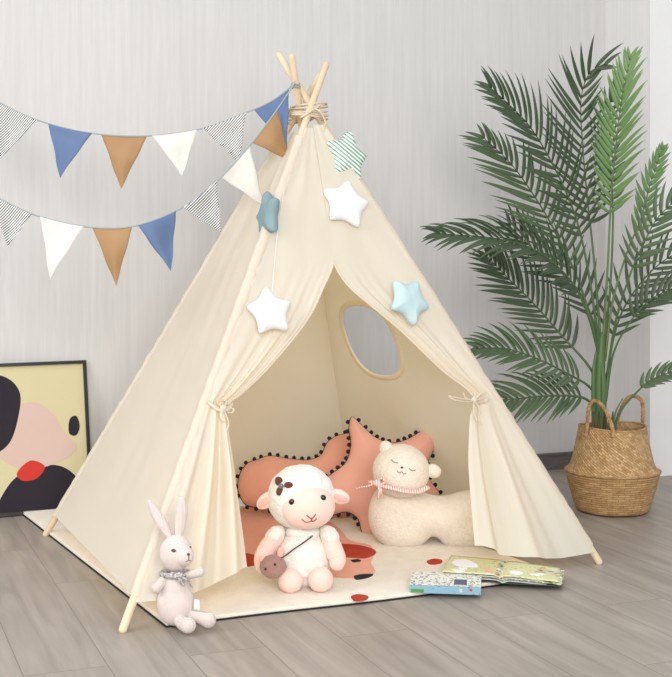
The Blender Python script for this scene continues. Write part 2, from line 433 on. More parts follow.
def motif(name, px, m, z=RT+.0015, label=None):
    c = catmull([Vector((a, b, 0)) for a, b in px], 6, closed=True)
    top = [FL(p.x, p.y, z) for p in c]; n = len(top)
    V = top+[Vector((p.x, p.y, RT-.001)) for p in top]
    mk(name, (V, [tuple(range(n))]+[(i, (i+1) % n, n+(i+1) % n, n+i) for i in range(n)]), m, rug, smooth=False, label=label)
motif('fox_motif', [(238, 509), (280, 509), (330, 522), (350, 540), (370, 545), (373, 556), (371, 563), (375, 572), (362, 578), (335, 577), (300, 575), (262, 567), (236, 556), (232, 530)], M['peach_pile'], label='peach fox shape')
motif('ear_motif', [(330, 545), (350, 544), (368, 547), (376, 552), (366, 558), (345, 557), (330, 556)], M['red_pile'], RT+.0025, label='brick red patch')
motif('ear_motif', [(236, 552), (258, 556), (262, 562), (246, 566), (234, 562)], M['red_pile'], RT+.0025, label='brick red patch at left')
motif('stroke_motif', [(351, 560), (358, 559), (361, 561), (354, 562)], M['black_pile'], RT+.0025, label='small black stroke')
motif('stroke_motif', [(354, 576), (362, 574), (373, 574), (368, 577), (357, 579)], M['black_pile'], RT+.0025, label='long black stroke')
motif('dot_motif', [(351, 596), (359, 594), (368, 596), (365, 599), (355, 600)], M['red_pile'], RT+.0025, label='red dot by front edge')
motif('dot_motif', [(427, 561), (434, 558.5), (442, 560), (440, 563), (431, 564)], M['red_pile'], RT+.0025, label='red dot near the books')

# ------------------------------------------------------------------ tent
pole_def = {'FL': (FL(123, 632), P(326, 67, 4.02)), 'FR': (FL(599, 564), P(279, 57, 4.07)),
            'BL': (FL(46, 536), P(321, 76, 4.09)), 'BR': (FL(353, 493), P(292, 59, 3.97))}
tent = thing('play_tent', 'cream canvas teepee play tent on four pale wooden poles', 'tent', ((pole_def['FL'][0]+pole_def['FR'][0]+pole_def['BL'][0]+pole_def['BR'][0])/4))
R_P = .0110
def onpole(k, z):
    a, b = pole_def[k]; t = z/b.z
    return a.lerp(b, t)
zs = {'FL': .075, 'FR': .05, 'BL': .065, 'BR': .03}
ZT = 1.315
for k, (a, b) in pole_def.items():
    d = (b-a).normalized()
    pts = [a+Z_*R_P*.6+(b-a)*(i/10) for i in range(11)]
    mk('pole', tube(pts, [R_P]*11, 18), M['wood'], tent)
def sleeve(k):
    V = []; Fa = []; n = 90; seg = 16
    a, b = pole_def[k]; d = (b-a).normalized(); nx = d.cross(Y_).normalized(); ny = d.cross(nx)
    for i in range(n+1):
        z = zs[k]+(ZT-.02-zs[k])*i/n; c = onpole(k, z)
        for j in range(seg):
            an = 2*PI*j/seg
            r = .0178+.0030*min(1, i/6)*noise.noise(Vector((math.cos(an)*1.2, math.sin(an)*1.2, z*45+len(k)*3)))+.0008*math.sin(z*120+2*an)
            V.append(c+(nx*math.cos(an)+ny*math.sin(an))*r)
    for i in range(n):
        for j in range(seg):
            Fa.append((i*seg+j, i*seg+(j+1) % seg, (i+1)*seg+(j+1) % seg, (i+1)*seg+j))
    mk('pole_sleeve', (V, Fa), M['canvas'], tent)
for k in pole_def: sleeve(k)
CEN = (pole_def['FL'][0]+pole_def['FR'][0]+pole_def['BL'][0]+pole_def['BR'][0])/4
def panel(k1, k2, ni=60, nj=80, sag=.02, hole=None):
    a, b = onpole(k1, .6), onpole(k2, .6); c = onpole(k1, 1.2)
    nrm = (b-a).cross(c-a).normalized()
    if nrm.dot(CEN+Z_*.4-a) < 0: nrm = -nrm
    def fn(s, t):
        z1 = zs[k1]+(ZT-zs[k1])*t; z2 = zs[k2]+(ZT-zs[k2])*t
        p = onpole(k1, z1).lerp(onpole(k2, z2), s)
        e = math.sin(PI*s)
        wv = sag*e*math.sin(PI*min(1, t*1.1))*.8
        edge = math.exp(-min(s, 1-s)*9)
        wv += .0022*edge*math.sin(z1*70+s*10)*min(1, min(s, 1-s)*25)
        wv += .006*noise.noise(Vector((s*3, t*4, len(k1)+ord(k2[0]))))*e
        wv += .003*noise.noise(Vector((s*9+t*3, t*5, 3.3)))*e
        o1 = .020 if k1 == 'BR' else -.012; o2 = .020 if k2 == 'BR' else -.012
        return p+nrm*(wv*min(1, min(s, 1-s)*12)+o1*(1-s)+o2*s)
    V, Fa = grid(ni, nj, fn)
    return V, Fa, nrm
V, Fa, _ = panel('BL', 'FL', sag=.012); mk('side_panel', (V, Fa), M['canvas'], tent, label='plain cream side panel')
V, Fa, _ = panel('BL', 'BR'); mk('back_panel', (V, Fa), M['canvas'], tent)
# right panel with a window opening
V, Fa, rn = panel('BR', 'FR', 150, 150, sag=.02)
rp0 = onpole('FR', .6)
wc = onplane(370, 341, rp0+rn*.024, rn)
upv = (onpole('FR', 1.2).lerp(onpole('BR', 1.2), .5)-onpole('FR', .2).lerp(onpole('BR', .2), .5)).normalized()
upv = (upv-rn*upv.dot(rn)).normalized(); siv = upv.cross(rn).normalized()
def sup(an, R):
    c, s = math.cos(an), math.sin(an)
    e = 2/2.6
    yy = abs(s)**e*(1 if s > 0 else -1); xx = abs(c)**e*(1 if c > 0 else -1)
    return xx*R*1.05, yy*R
def inside(p):
    d = p-wc; x, y = d.dot(siv), d.dot(upv)
    return (abs(x)/(.143))**2.6+(abs(y)/.136)**2.6 < 1
keep = []
for f in Fa:
    c = sum((V[i] for i in f), Vector())/4
    if not inside(c): keep.append(f)
mk('side_panel', (V, keep), M['canvas'], tent, label='cream side panel with round window opening')
def nearest_off(p):
    best = min(V, key=lambda q: (q-p-rn*(q-p).dot(rn)).length_squared)
    return (best-p).dot(rn)
rv = []; rf = []; n = 72
for i in range(n):
    an = 2*PI*i/n
    for R, off in ((.130, -.002), (.130, .002), (.134, .003), (.146, .003), (.149, 0), (.146, -.003), (.134, -.003)):
        x, y = sup(an, R); p = wc+siv*x+upv*y; rv.append(p+rn*(nearest_off(p)+off))
for i in range(n):
    for k in range(7): rf.append((i*7+k, i*7+(k+1) % 7, ((i+1) % n)*7+(k+1) % 7, ((i+1) % n)*7+k))
mk('window_trim', (rv, rf), M['canvas_trim'], tent, label='beige stitched trim of the window opening')

# front panel, split at the doorway
fp0 = pole_def['FL'][0]; fn_ = (pole_def['FR'][0]-fp0).cross(onpole('FL', 1.3)-fp0).normalized()
if fn_.y > 0: fn_ = -fn_
def interp(knots, t):
    for i in range(len(knots)-1):
        t0, a = knots[i]; t1, b = knots[i+1]
        if t <= t1 or i == len(knots)-2:
            # catmull between neighbours
            p0 = knots[i-1] if i > 0 else (2*t0-t1, tuple(2*x-y for x, y in zip(a, b)))
            p3 = knots[i+2] if i+2 < len(knots) else (2*t1-t0, tuple(2*y-x for x, y in zip(a, b)))
            u = (t-t0)/(t1-t0); out = []
            for c in range(2):
                m1 = (b[c]-p0[1][c])/(t1-p0[0])*(t1-t0); m2 = (p3[1][c]-a[c])/(p3[0]-t0)*(t1-t0)
                out.append((2*u**3-3*u*u+1)*a[c]+(u**3-2*u*u+u)*m1+(-2*u**3+3*u*u)*b[c]+(u**3-u*u)*m2)
            return out
def fl_line(v): return (123+(632-v)*203/565, v)
def fr_line(v): return (279+(v-57)*320/507, v)
TA, TT = .30, .60
L_pole = [(0, fl_line(130)), (TA, fl_line(262)), (TT, fl_line(406)), (1, fl_line(603))]
L_edge = [(0, (311, 130)), (TA, (331, 261)), (.36, (321, 289)), (.44, (303, 324)), (.52, (266, 369)), (.57, (238, 396)), (TT, (224, 407)), (.64, (226, 425)), (.75, (236, 472)), (.88, (244, 522)), (1, (250, 566))]
R_pole = [(0, fr_line(127)), (TA, fr_line(262)), (TT, fr_line(399)), (1, fr_line(553))]
R_edge = [(0, (311, 127)), (TA, (331, 261)), (.36, (344, 285)), (.43, (366, 305)), (.50, (398, 332)), (.56, (440, 373)), (TT, (468, 397)), (.64, (466, 420)), (.8, (467, 470)), (1, (474, 546))]
def halfpt(pole, edge, s, t, side):
    lin_t = lambda K, tt: interp(K, tt)
    # straight pole lines: linear in t between knots
    for i in range(len(pole)-1):
        if t <= pole[i+1][0] or i == len(pole)-2:
            u = (t-pole[i][0])/(pole[i+1][0]-pole[i][0]); a = (pole[i][1][0]*(1-u)+pole[i+1][1][0]*u, pole[i][1][1]*(1-u)+pole[i+1][1][1]*u); break
    b = interp(edge, t) if t > TA else [edge[0][1][c]*(1-t/TA)+edge[1][1][c]*(t/TA) for c in range(2)]
    below = max(0, (t-TT)/(1-TT)); mid = max(0, min(1, (t-TA)/(TT-TA)))
    x = a[0]*(1-s)+b[0]*s; y = a[1]*(1-s)+b[1]*s
    if below > 0:
        y += below*(9 if side < 0 else 9)*math.sin(PI*min(1, s*1.05))*(1 if side < 0 else 1.0)
    p = onplane(x, y, fp0, fn_)
    sm = s**.6
    if below > 0:
        g = min(1, below*2.2)
        amp = .004+.020*g
        nf = 2.6 if side < 0 else 2.1
        off = amp*sm*math.sin(2*PI*nf*(s**1.25)+(.6 if side < 0 else 2.4))+.006*g*sm*math.sin(2*PI*6*s+1.5)
        off += .01*(1-below)*sm
        off += -.02*g*s
    else:
        amp = .011*mid*math.sin(PI*min(1, mid*.75+.05))
        off = amp*sm*math.sin(2*PI*2.3*s*s+.8*side+2)+.004*mid*math.sin(2*PI*6*s*s)+.006*mid*(s**6)
        off += .01*mid*mid*s
        e = math.sin(PI*min(1, s))
        off += .005*noise.noise(Vector((s*3, t*9, side*5)))*e*(1-.5*mid)
        off += .0025*math.exp(-s*9)*math.sin(t*60+s*9)*min(1, s*20)
    return p+fn_*(off+.0155)
def half(pole, edge, side, t0, t1, nj, ni=90):
    return grid(ni, nj, lambda s, t: halfpt(pole, edge, s, t0+(t1-t0)*t, side))
a = half(L_pole, L_edge, -1, 0, TT, 110); b = half(R_pole, R_edge, 1, 0, TT, 110)
o = mk('front_panel', joinvf(a, b), M['canvas'], tent)
bm = bmesh.new(); bm.from_mesh(o.data); bmesh.ops.remove_doubles(bm, verts=bm.verts, dist=.0006); bmesh.ops.recalc_face_normals(bm, faces=bm.faces); bm.to_mesh(o.data); bm.free()
mk('door_flap', half(L_pole, L_edge, -1, TT, 1, 80), M['canvas'], tent, label='left door flap tied back to the pole')
mk('door_flap', half(R_pole, R_edge, 1, TT, 1, 80), M['canvas'], tent, label='right door flap tied back to the pole')
# rolled hems along the doorway
for side, K, Kp in ((-1, L_edge, L_pole), (1, R_edge, R_pole)):
    pts = [halfpt(Kp, K, 1.0, TA+.005+(TT-TA)*i/60, side) for i in range(60)]
    mk('door_hem', tube(pts, .0035, 8), M['canvas'], tent)
# ties
def ontie(u, v, off=.03): return onplane(u, v, fp0+fn_*off, fn_)
def tie(pxs, r=.005, flat=.35, off=.03): return tube(catmull([ontie(a, b, off if len(q) == 0 else q[0]) for a, b, *q in pxs], 8), r, 8, flat)
t1 = joinvf(tie([(207, 399, .0), (211, 404, .03), (220, 410, .035), (229, 408, .03), (232, 401, .01)], .006),
            tie([(222, 408), (230, 413), (233, 409), (222, 407)], .005), tie([(223, 408), (217, 402), (226, 401), (224, 408)], .004, off=.034),
            tie([(223, 409), (227, 417), (229, 424), (227, 430)], .004, off=.036), tie([(222, 409), (221, 416), (224, 421)], .004, off=.036),
            ell(ontie(223, 408, .036), .009, .007, .009))
mk('tie', t1, M['canvas'], tent)
t2_ = joinvf(tie([(492, 398, .0), (484, 402, .03), (474, 402, .04), (466, 398, .03), (464, 393, .01)], .006),
             tie([(474, 400), (464, 399), (453, 397), (449, 396), (454, 400), (466, 402), (474, 401)], .005, off=.045),
             tie([(474, 400), (480, 394), (486, 392), (484, 398), (475, 401)], .005, off=.045),
             tie([(475, 401), (480, 410), (479, 418), (482, 424)], .005, off=.045), tie([(474, 402), (474, 412), (477, 420)], .004, off=.045),
             ell(ontie(474, 400, .045), .009, .008, .010))
mk('tie', t2_, M['canvas'], tent)
# rope lashing where the poles cross
def hull_loop(z, extra, tw=0.0):
    cs = [onpole(k, z) for k in pole_def]; cx = sum(cs, Vector())/4; pts = []
    for i in range(32):
        an = 2*PI*i/32+tw; d = Vector((math.cos(an), math.sin(an), 0))
        r = max((c-cx).dot(d) for c in cs)+R_P*1.15+extra
        pts.append(cx+d*r+Z_*(.006*math.sin(an*2+tw)))
    return tube(catmull(pts, 2, closed=True), .0032, 8, closed=True)
lash = [hull_loop(z, -.001+.002*(i % 2), i*.7) for i, z in enumerate((1.372, 1.381, 1.390, 1.402, 1.410))]
q = onpole('FL', 1.38)
lash.append(tube(catmull([q+Vector((.02, -.02, .01)), q+Vector((.035, -.03, .0)), q+Vector((.05, -.02, -.03)), q+Vector((.042, -.02, -.06))], 6), .003, 8))
lash.append(tube(catmull([q+Vector((.0, -.022, -.01)), q+Vector((-.02, -.03, -.045)), q+Vector((-.035, -.02, -.07)), q+Vector((-.05, -.01, -.08))], 6), .003, 8))
lash.append(tube(catmull([onpole('FL', 1.365)+Vector((-.02, -.016, 0)), onpole('FL', 1.38)+Vector((0, -.022, 0)), onpole('FL', 1.405)+Vector((.025, -.015, 0))], 6), .0035, 8))
mk('lashing_rope', joinvf(*lash), M['rope'], tent)

# ------------------------------------------------------------------ plush stars
def star_outline(R, r, rot=0, jit=0.03, seed=1):
    rnd = random.Random(seed); pts = []
    for i in range(10):
        a = rot+PI/2+i*PI/5; q = (R if i % 2 == 0 else r)*(1+rnd.uniform(-jit, jit))
        pts.append(Vector((q*math.cos(a), q*math.sin(a), 0)))
    for _ in range(2):
        n = len(pts); out = []
        for i in range(n):
            a, b = pts[i], pts[(i+1) % n]
            w_ = .82 if _ == 0 else .75
            out += [a*w_+b*(1-w_), a*(1-w_)+b*w_]
        pts = out
    res = []
    n = len(pts)
    for i in range(n):
        res.append((pts[i].x, pts[i].y)); m_ = (pts[i]+pts[(i+1) % n])/2; res.append((m_.x, m_.y))
    return res
def plush_star(c, nrm, R, rot, T, m, label, group, seed=1, thread=None):
    nrm = nrm.normalized(); ux = Z_.cross(nrm).normalized()
    uy = nrm.cross(ux)
    V, Fa = inflate(star_outline(R, R*.60, rot, seed=seed), T, 10, center=(0, 0), D=R*.42)
    W = [c+ux*x+uy*y+nrm*(z+.0015*noise.noise(Vector((x*40, y*40, seed)))) for x, y, z in V]
    root = thing('plush_star', label, 'star ornament', c, group)
    mk('star_body', (W, Fa), m, root)
    if thread: mk('thread', tube(thread, .0007, 6), M['white'], root)
    return root
G = 'stuffed stars hung on the tent'
fo = fp0+fn_*.034
plush_star(onplane(346, 204, fo, fn_), fn_, .087, -.26, .024, M['whitestar'], 'white stuffed star on the upper front of the tent, right of the front pole', G, 1)
plush_star(onplane(270, 312, fo+fn_*.012, fn_), fn_, .078, .05, .024, M['whitestar'], 'white stuffed star hanging left of the doorway on the tent', G, 2,
           thread=[onplane(272, 294, fo+fn_*.012, fn_), onplane(276, 245, fo, fn_), onplane(284, 190, fo, fn_)])
plush_star(onplane(409, 301, fo+fn_*.012, fn_), (fn_+X_*.25), .084, .60, .024, M['bluestar'], 'pale blue stuffed star right of the doorway above the window', G, 3)
lp = onpole('FL', 1.09)
plush_star(P(268, 216, lp.y-.03)+Vector((0, 0, 0)), Vector((-1.0, -.38, .1)), .088, .35, .022, M['tealstar'], 'aqua stuffed star turned edge-on beside the front left pole', G, 4)
plush_star(P(347, 157, 3.93), Vector((1.0, -1, .3)), .092, 1.0, .028, M['greenstripe'], 'green and white striped stuffed star near the top of the tent', G, 5)

# ------------------------------------------------------------------ bunting
def bunting(name, label, line, flags, Yf):
    cur = catmull([Vector((a, b, 0)) for a, b in line], 10)
    pts = [P(p.x, p.y, Yf(p.x)) for p in cur]
    root = thing(name, label, 'bunting', pts[0], 'bunting garlands tied to the tent top')
    kz = 1.482 if 'upper' in label else 1.474; kc = onpole('BR', kz)
    loop = [kc+Vector((.0135*math.cos(q_), .0135*math.sin(q_), .003*math.sin(q_*2))) for q_ in [2*PI*i/24 for i in range(24)]]
    mk('string', joinvf(tube(pts, .0024, 8), tube(loop, .0022, 8, closed=True), ell(kc+Vector((-.010, -.012, 0)), .005, .004, .005, nu=10, nv=8)), M['string'], root)
    for i, (a, b, c, mm, lab) in enumerate(flags):
        A, B, C = [P(q[0], q[1], Yf(q[0])-.003) for q in (a, b)]+[P(c[0], c[1], Yf(c[0])-.012)]
        # cloth edge hangs from the string: follow the curve between a and b
        def top(s):
            u = a[0]+(b[0]-a[0])*s; v = None
            for k in range(len(cur)-1):
                if min(cur[k].x, cur[k+1].x) <= u <= max(cur[k].x, cur[k+1].x) and abs(cur[k+1].x-cur[k].x) > 1e-6:
                    f = (u-cur[k].x)/(cur[k+1].x-cur[k].x); v = cur[k].y+(cur[k+1].y-cur[k].y)*f
            if v is None: v = a[1]+(b[1]-a[1])*s
            return P(u, v, Yf(u)-.003)
        rnd = i*1.7
        def fn(s, t):
            q = top(s).lerp(C, t) if t < 1 else C
            return q+Y_*(-.011*math.sin(PI*t)*math.sin(s*5.0+rnd)*(1-t*.4)-.004*math.sin(t*7+rnd))*1.0+X_*.002*math.sin(t*9+rnd)*t*(1-t)*4
        V, Fa = grid(14, 16, fn)
        mk('flag', (V, Fa), mm, root, mods=(('solid', .0012),), label=lab)
    return root
b_, w_, s_, t_ = ('blue flag', M['flagblue']), ('off white flag', M['flagwhite']), ('black and white striped flag', M['bwstripe']), ('tan brown flag', M['flagbrown'])
def fl(a, b, c, k): return (a, b, c, k[1], k[0])
up = [(-70, 58), (-30, 84), (0, 103), (40, 121), (90, 133), (145, 136), (200, 129), (245, 113), (270, 102), (287, 90), (294.5, 82)]
lo = [(-70, 150), (-30, 180), (0, 199), (38, 216), (88, 227), (135, 226), (180, 209), (215, 183), (245, 151), (268, 122), (287, 95), (294.5, 83)]
bunting('bunting_garland', 'upper string of coloured cloth flags across the wall to the tent top', up, [
    fl((-60, 65), (-20, 90), (-45, 130), t_), fl((-9, 98), (38, 120), (-1, 160), s_), fl((48, 123), (92, 133), (60, 178), b_), fl((101, 134), (147, 136), (121, 189), t_),
    fl((152, 136), (197, 130), (182, 176), w_), fl((203, 128), (246, 113), (239, 163), s_), fl((254, 109), (289, 90), (287, 150), b_)], lambda u: 3.93+.0*u+(.1*(1-u/289) if u < 289 else 0))
bunting('bunting_garland', 'lower string of coloured cloth flags hanging below the other, ending at the tent', lo, [
    fl((-58, 162), (-20, 186), (-42, 225), b_), fl((-13, 191), (32, 213), (8, 246), s_), fl((40, 217), (84, 226.5), (50, 279), w_), fl((92, 227.5), (132, 226), (116, 286), t_),
    fl((138, 225), (176, 211), (171, 271), b_), fl((183, 208), (217, 181), (221, 233), s_), fl((221, 177), (250, 145), (264, 206), w_), fl((252, 143), (277, 110), (291, 161), t_)],
    lambda u: (3.70 if u < 150 else 3.70+.22*max(0, (u-150)/139)**1.0) - (.0))


# ------------------------------------------------------------------ framed print
fb = Vector((-.874, 4.594, .0)); fu = Vector((-.9, -.438, 0)).normalized(); fw = Vector((-.047, .088, .529)).normalized()
fw = (fw-fu*fw.dot(fu)).normalized(); fnn = fu.cross(fw); fnn = -fnn if fnn.y > 0 else fnn
FW, FH, FT = .56, .545, .018
pic = thing('framed_picture', 'black framed yellow abstract print leaning on the wall behind the tent', 'picture', fb+fu*FW/2)
def fp(x, y, z=0): return fb+fu*x+fw*y+fnn*z
bw = .012
def fbox(x0, x1, y0, y1, z0, z1):
    return box(fp((x0+x1)/2, (y0+y1)/2, (z0+z1)/2), fu, fw, fnn, x1-x0, y1-y0, z1-z0)
mk('frame', joinvf(fbox(0, FW, 0, bw, 0, FT), fbox(0, FW, FH-bw, FH, 0, FT), fbox(0, bw, bw, FH-bw, 0, FT), fbox(FW-bw, FW, bw, FH-bw, 0, FT)), M['frame'], pic, smooth=False)
pr = mk('print', fbox(bw, FW-bw, bw, FH-bw, .004, .009), M['artyellow'], pic, smooth=False, label='pale yellow print of plain rounded shapes')
def artshape(name, pts, m, z, lab):
    c = catmull([Vector((a, b, 0)) for a, b in pts], 8, closed=True); n = len(c)
    V = [fp(min(max(p.x, bw), FW-bw), min(max(p.y, bw), FH-bw), z) for p in c]+[fp(min(max(p.x, bw), FW-bw), min(max(p.y, bw), FH-bw), .0085) for p in c]
    mk(name, (V, [tuple(range(n))]+[(i, (i+1) % n, n+(i+1) % n, n+i) for i in range(n)]), m, pr, smooth=False, label=lab)
artshape('print_shape', [(.03, .012), (.05, .11), (.12, .165), (.22, .16), (.30, .11), (.34, .012), (.18, .012)], M['artblack'], .0096, 'black mound shape')
artshape('print_shape', [(.05, .23), (.09, .19), (.2, .16), (.31, .19), (.36, .28), (.30, .37), (.2, .40), (.13, .35), (.09, .28)], M['artpink'], .0100, 'pale pink pebble shape')
artshape('print_shape', [(.26, .34), (.30, .25), (.38, .22), (.47, .28), (.50, .42), (.42, .50), (.31, .50), (.25, .44)], M['artblack'], .0104, 'black boulder shape')
artshape('print_shape', [(.17, .165), (.20, .125), (.25, .12), (.27, .15), (.22, .19)], M['artred'], .0108, 'red leaf shape')
artshape('print_shape', [(.035, .30), (.05, .27), (.075, .28), (.07, .33), (.045, .34)], M['artblack'], .0108, 'small black pebble shape')

# ------------------------------------------------------------------ cushions with pompoms
pom_me = None
def pom_cushion(name, label, px, p0, nrm, T, m, skip, center):
    nrm = nrm.normalized()
    out = catmull([Vector((a, b, 0)) for a, b in px], 5, closed=True)
    W3 = [onplane(p.x, p.y, p0, nrm) for p in out]
    o0 = p0; ux = Z_.cross(nrm).normalized(); uy = nrm.cross(ux)
    loc = [((p-o0).dot(ux), (p-o0).dot(uy)) for p in W3]
    cc = onplane(center[0], center[1], p0, nrm); cl = ((cc-o0).dot(ux), (cc-o0).dot(uy))
    V, Fa = inflate(loc, T, 14, center=cl, D=.075)
    def wr(x, y): return .004*noise.noise(Vector((x*14, y*14, 2)))
    W = [o0+ux*x+uy*y+nrm*(z*(1+.0)+(wr(x, y) if z > 0 else 0)) for x, y, z in V]
    root = thing(name, label, 'cushion', cc*1.0-Z_*(cc.z-RT), None)
    mk('cushion_body', (W, Fa), m, root)
    mk('cord', tube(W3, .0022, 6, closed=True), M['pompom'], root, label='black cord trim')
    L = 0; last = W3[0]; k = 0
    global pom_me
    for i in range(1, len(W3)+1):
        p = W3[i % len(W3)]; prev = W3[i-1]; seg = (p-prev).length; L += seg
        if L > .0225:
            L = 0; k += 1
            d = (p-prev).normalized(); outw = d.cross(nrm); 
            q = p+outw*.006
            if (q-cc).length < (p-cc).length: q = p-outw*.006
            if q.z < RT+.006: continue
            if pom_me is None:
                po = mk('pompom', ell(q, .0074, .0074, .0074, nu=10, nv=8), M['pompom'], root)
                po.data.transform(Matrix.Translation(-(q-wloc(root)))); po.location = q-wloc(root); pom_me = po.data
            else:
                po = bpy.data.objects.new('pompom', pom_me); COL.objects.link(po); po.parent = root; po.location = q-wloc(root)
    return root
ndir = Vector((.12, -1, .32))
pom_cushion('cloud_pillow', 'long wavy peach cushion with black pompom edging behind the plush lamb',
    [(244, 503), (238, 489), (240, 474), (247, 464), (257, 460), (270, 456), (290, 459), (309, 460), (321, 455), (327, 443), (337, 436), (352, 434), (370, 442), (376, 470), (372, 500), (352, 519), (330, 523), (302, 519), (280, 514), (265, 507), (254, 507)],
    P(300, 515, 4.38), ndir, .05, M['peach2'], None, (312, 488))
pom_cushion('star_pillow', 'peach star shaped cushion with black pompom edging behind the cream bear cushion',
    [(352, 417), (362, 426), (376, 438), (392, 443), (408, 439), (422, 431), (432, 431), (436, 441), (431, 455), (425, 468), (430, 481), (439, 493), (438, 502), (424, 507), (402, 511), (390, 519), (380, 533), (370, 539), (362, 532), (358, 519), (346, 512), (326, 516), (313, 509), (309, 496), (318, 484), (333, 473), (346, 462), (351, 445), (349, 428)],
    P(372, 533, 4.15), Vector((.1, -1, .3)), .05, M['peach'], None, (384, 477))

# ------------------------------------------------------------------ bear cushion
br = thing('bear_cushion', 'long cream boucle bear cushion with closed eyes and striped scarf inside the tent', 'cushion', FL(415, 549, RT))
bo = [(379, 487), (370, 502), (368, 520), (373, 534), (384, 544), (400, 548.5), (417, 547), (426, 541), (431, 536), (438, 538), (445, 545), (460, 549), (478, 549), (490, 544), (496, 530), (496, 505), (490, 494), (476, 490), (460, 492), (444, 496), (428, 494), (410, 486), (394, 480)]
out = catmull([Vector((a, b, 0)) for a, b in bo], 4, closed=True)
bY = 3.99
loc = [(P(p.x, p.y, bY).x, P(p.x, p.y, bY).z) for p in out]
V, Fa = inflate(loc, .072, 14, center=(P(425, 512, bY).x, P(425, 512, bY).z), D=.075)
W = [Vector((x, bY-z, y)) for x, y, z in V]
mk('body', (W, Fa), M['boucle'], br, mods=(('remesh', .005), ('smooth', 8)))
hc = (401, 471, 3.925, 29, 27, .075)
def rotS(cu, cv, Y, rx, ry, rd, tilt): return S(cu, cv, Y, rx, ry, rd, tilt)
hd = mk('head', joinvf(S(*hc[:3], 29, 27, .075, 8)), M['boucle'], br, mods=(('remesh', .004), ('smooth', 3)))
mk('ear', joinvf(S(386.5, 449, 3.92, 7, 8.5, .016, -20)), M['boucle'], hd)
mk('ear', joinvf(S(433, 471, 3.92, 8.5, 7, .016, 20)), M['boucle'], hd)
def onhead(u, v, off=.002): return P(u, v, frontY(u, v, *hc)-off)
def line_on(pts, r, m, name, par, f, lab=None): return mk(name, tube(catmull([f(a, b) for a, b in pts], 6), r, 6), m, par, label=lab)
line_on([(391, 459.5), (394, 462), (398, 463)], .0009, M['darkstitch'], 'closed_eye', hd, onhead)
line_on([(409, 468.5), (412, 470.5), (415.5, 470)], .0009, M['darkstitch'], 'closed_eye', hd, onhead)
mk('nose', ell(onhead(402, 467.5, 0), .0045, .003, .0035), M['darkstitch'], hd)
line_on([(397, 470.5), (399.5, 473), (402, 471.5), (403.5, 474), (406, 473)], .0008, M['darkstitch'], 'mouth', hd, onhead)
sc_pts = [(372, 482), (380, 485), (392, 488), (405, 491), (418, 491.5), (426, 488)]
def scY(u): return 3.925-.07*math.sqrt(max(0.05, 1-((u-399)/31)**2))
mk('scarf', joinvf(tube(catmull([P(a, b, scY(a)-.012) for a, b in sc_pts], 6), .012, 10, .45),
    tube(catmull([P(376, 482, 3.86), P(368, 486, 3.855), P(361, 487, 3.86), P(356, 488.5, 3.87)], 6), [.009, .004, .003, .004], 10, .5),
    tube(catmull([P(376, 483, 3.86), P(382, 478, 3.85), P(385, 482, 3.85), P(378, 485, 3.85)], 6), [.006, .011, .009, .005], 10, .5),
    tube(catmull([P(377, 484, 3.86), P(381, 490, 3.85), P(379, 496, 3.86)], 6), [.006, .011, .012], 10, .4),
    ell(P(377, 483, 3.855), .013, .010, .011)), M['pinkstripe'], br, label='pink and white striped scarf')

# ------------------------------------------------------------------ plush lamb
lamb = thing('plush_lamb', 'seated plush lamb doll with pink face, white fleece and shoulder bag', 'stuffed toy', FL(304, 586, RT))
LY = 3.50
def lumpy(vf, amp, fr):
    c = sum(vf[0], Vector())/len(vf[0])
    return [v+(v-c).normalized()*amp*noise.noise(v*fr) for v in vf[0]], vf[1]
lh = (301, 497, LY, 34, 32, .086)
head = mk('head', lumpy(S(301, 497, LY, 34, 32, .086, -6, nu=64, nv=48), .0035, 60), M['fleece'], lamb)
fc = (307.5, 506.5, LY-.050, 27.5, 22.5, .052)
face = mk('face', S(fc[0], fc[1], fc[2], fc[3], fc[4], fc[5], 0, nu=40, nv=30), M['pinkplush'], head, label='soft pink face')
def onface(u, v, off=.001): return P(u, v, frontY(u, v, *fc)-off)
for u, v in ((291.8, 502), (323, 497.8)): mk('eye', ell(onface(u, v, -.001), .0085, .006, .0085), M['black'], face)
line_on([(307, 515.5), (311.5, 518.5), (315.5, 514.5)], .0019, M['stitch'], 'nose', face, onface)
line_on([(302, 519.5), (306, 522.2), (311.5, 521), (311.5, 518.5), (311.5, 521), (314, 521), (316.5, 518.8)], .0015, M['stitch'], 'mouth', face, onface)
for eu, ev, tl in ((266.5, 500.5, -38), (338.5, 496.5, 18)):
    sx = -1 if eu < 300 else 1
    e = mk('ear', S(eu, ev, LY-.01, 11.5, 7.2, .013, tl), M['pinkplush'], head)
    mk('inner_ear', S(eu+sx*1.5, ev+1.2, LY-.0175, 8, 4, .008, tl), M['pinkin'], e, label='deeper pink inner ear')
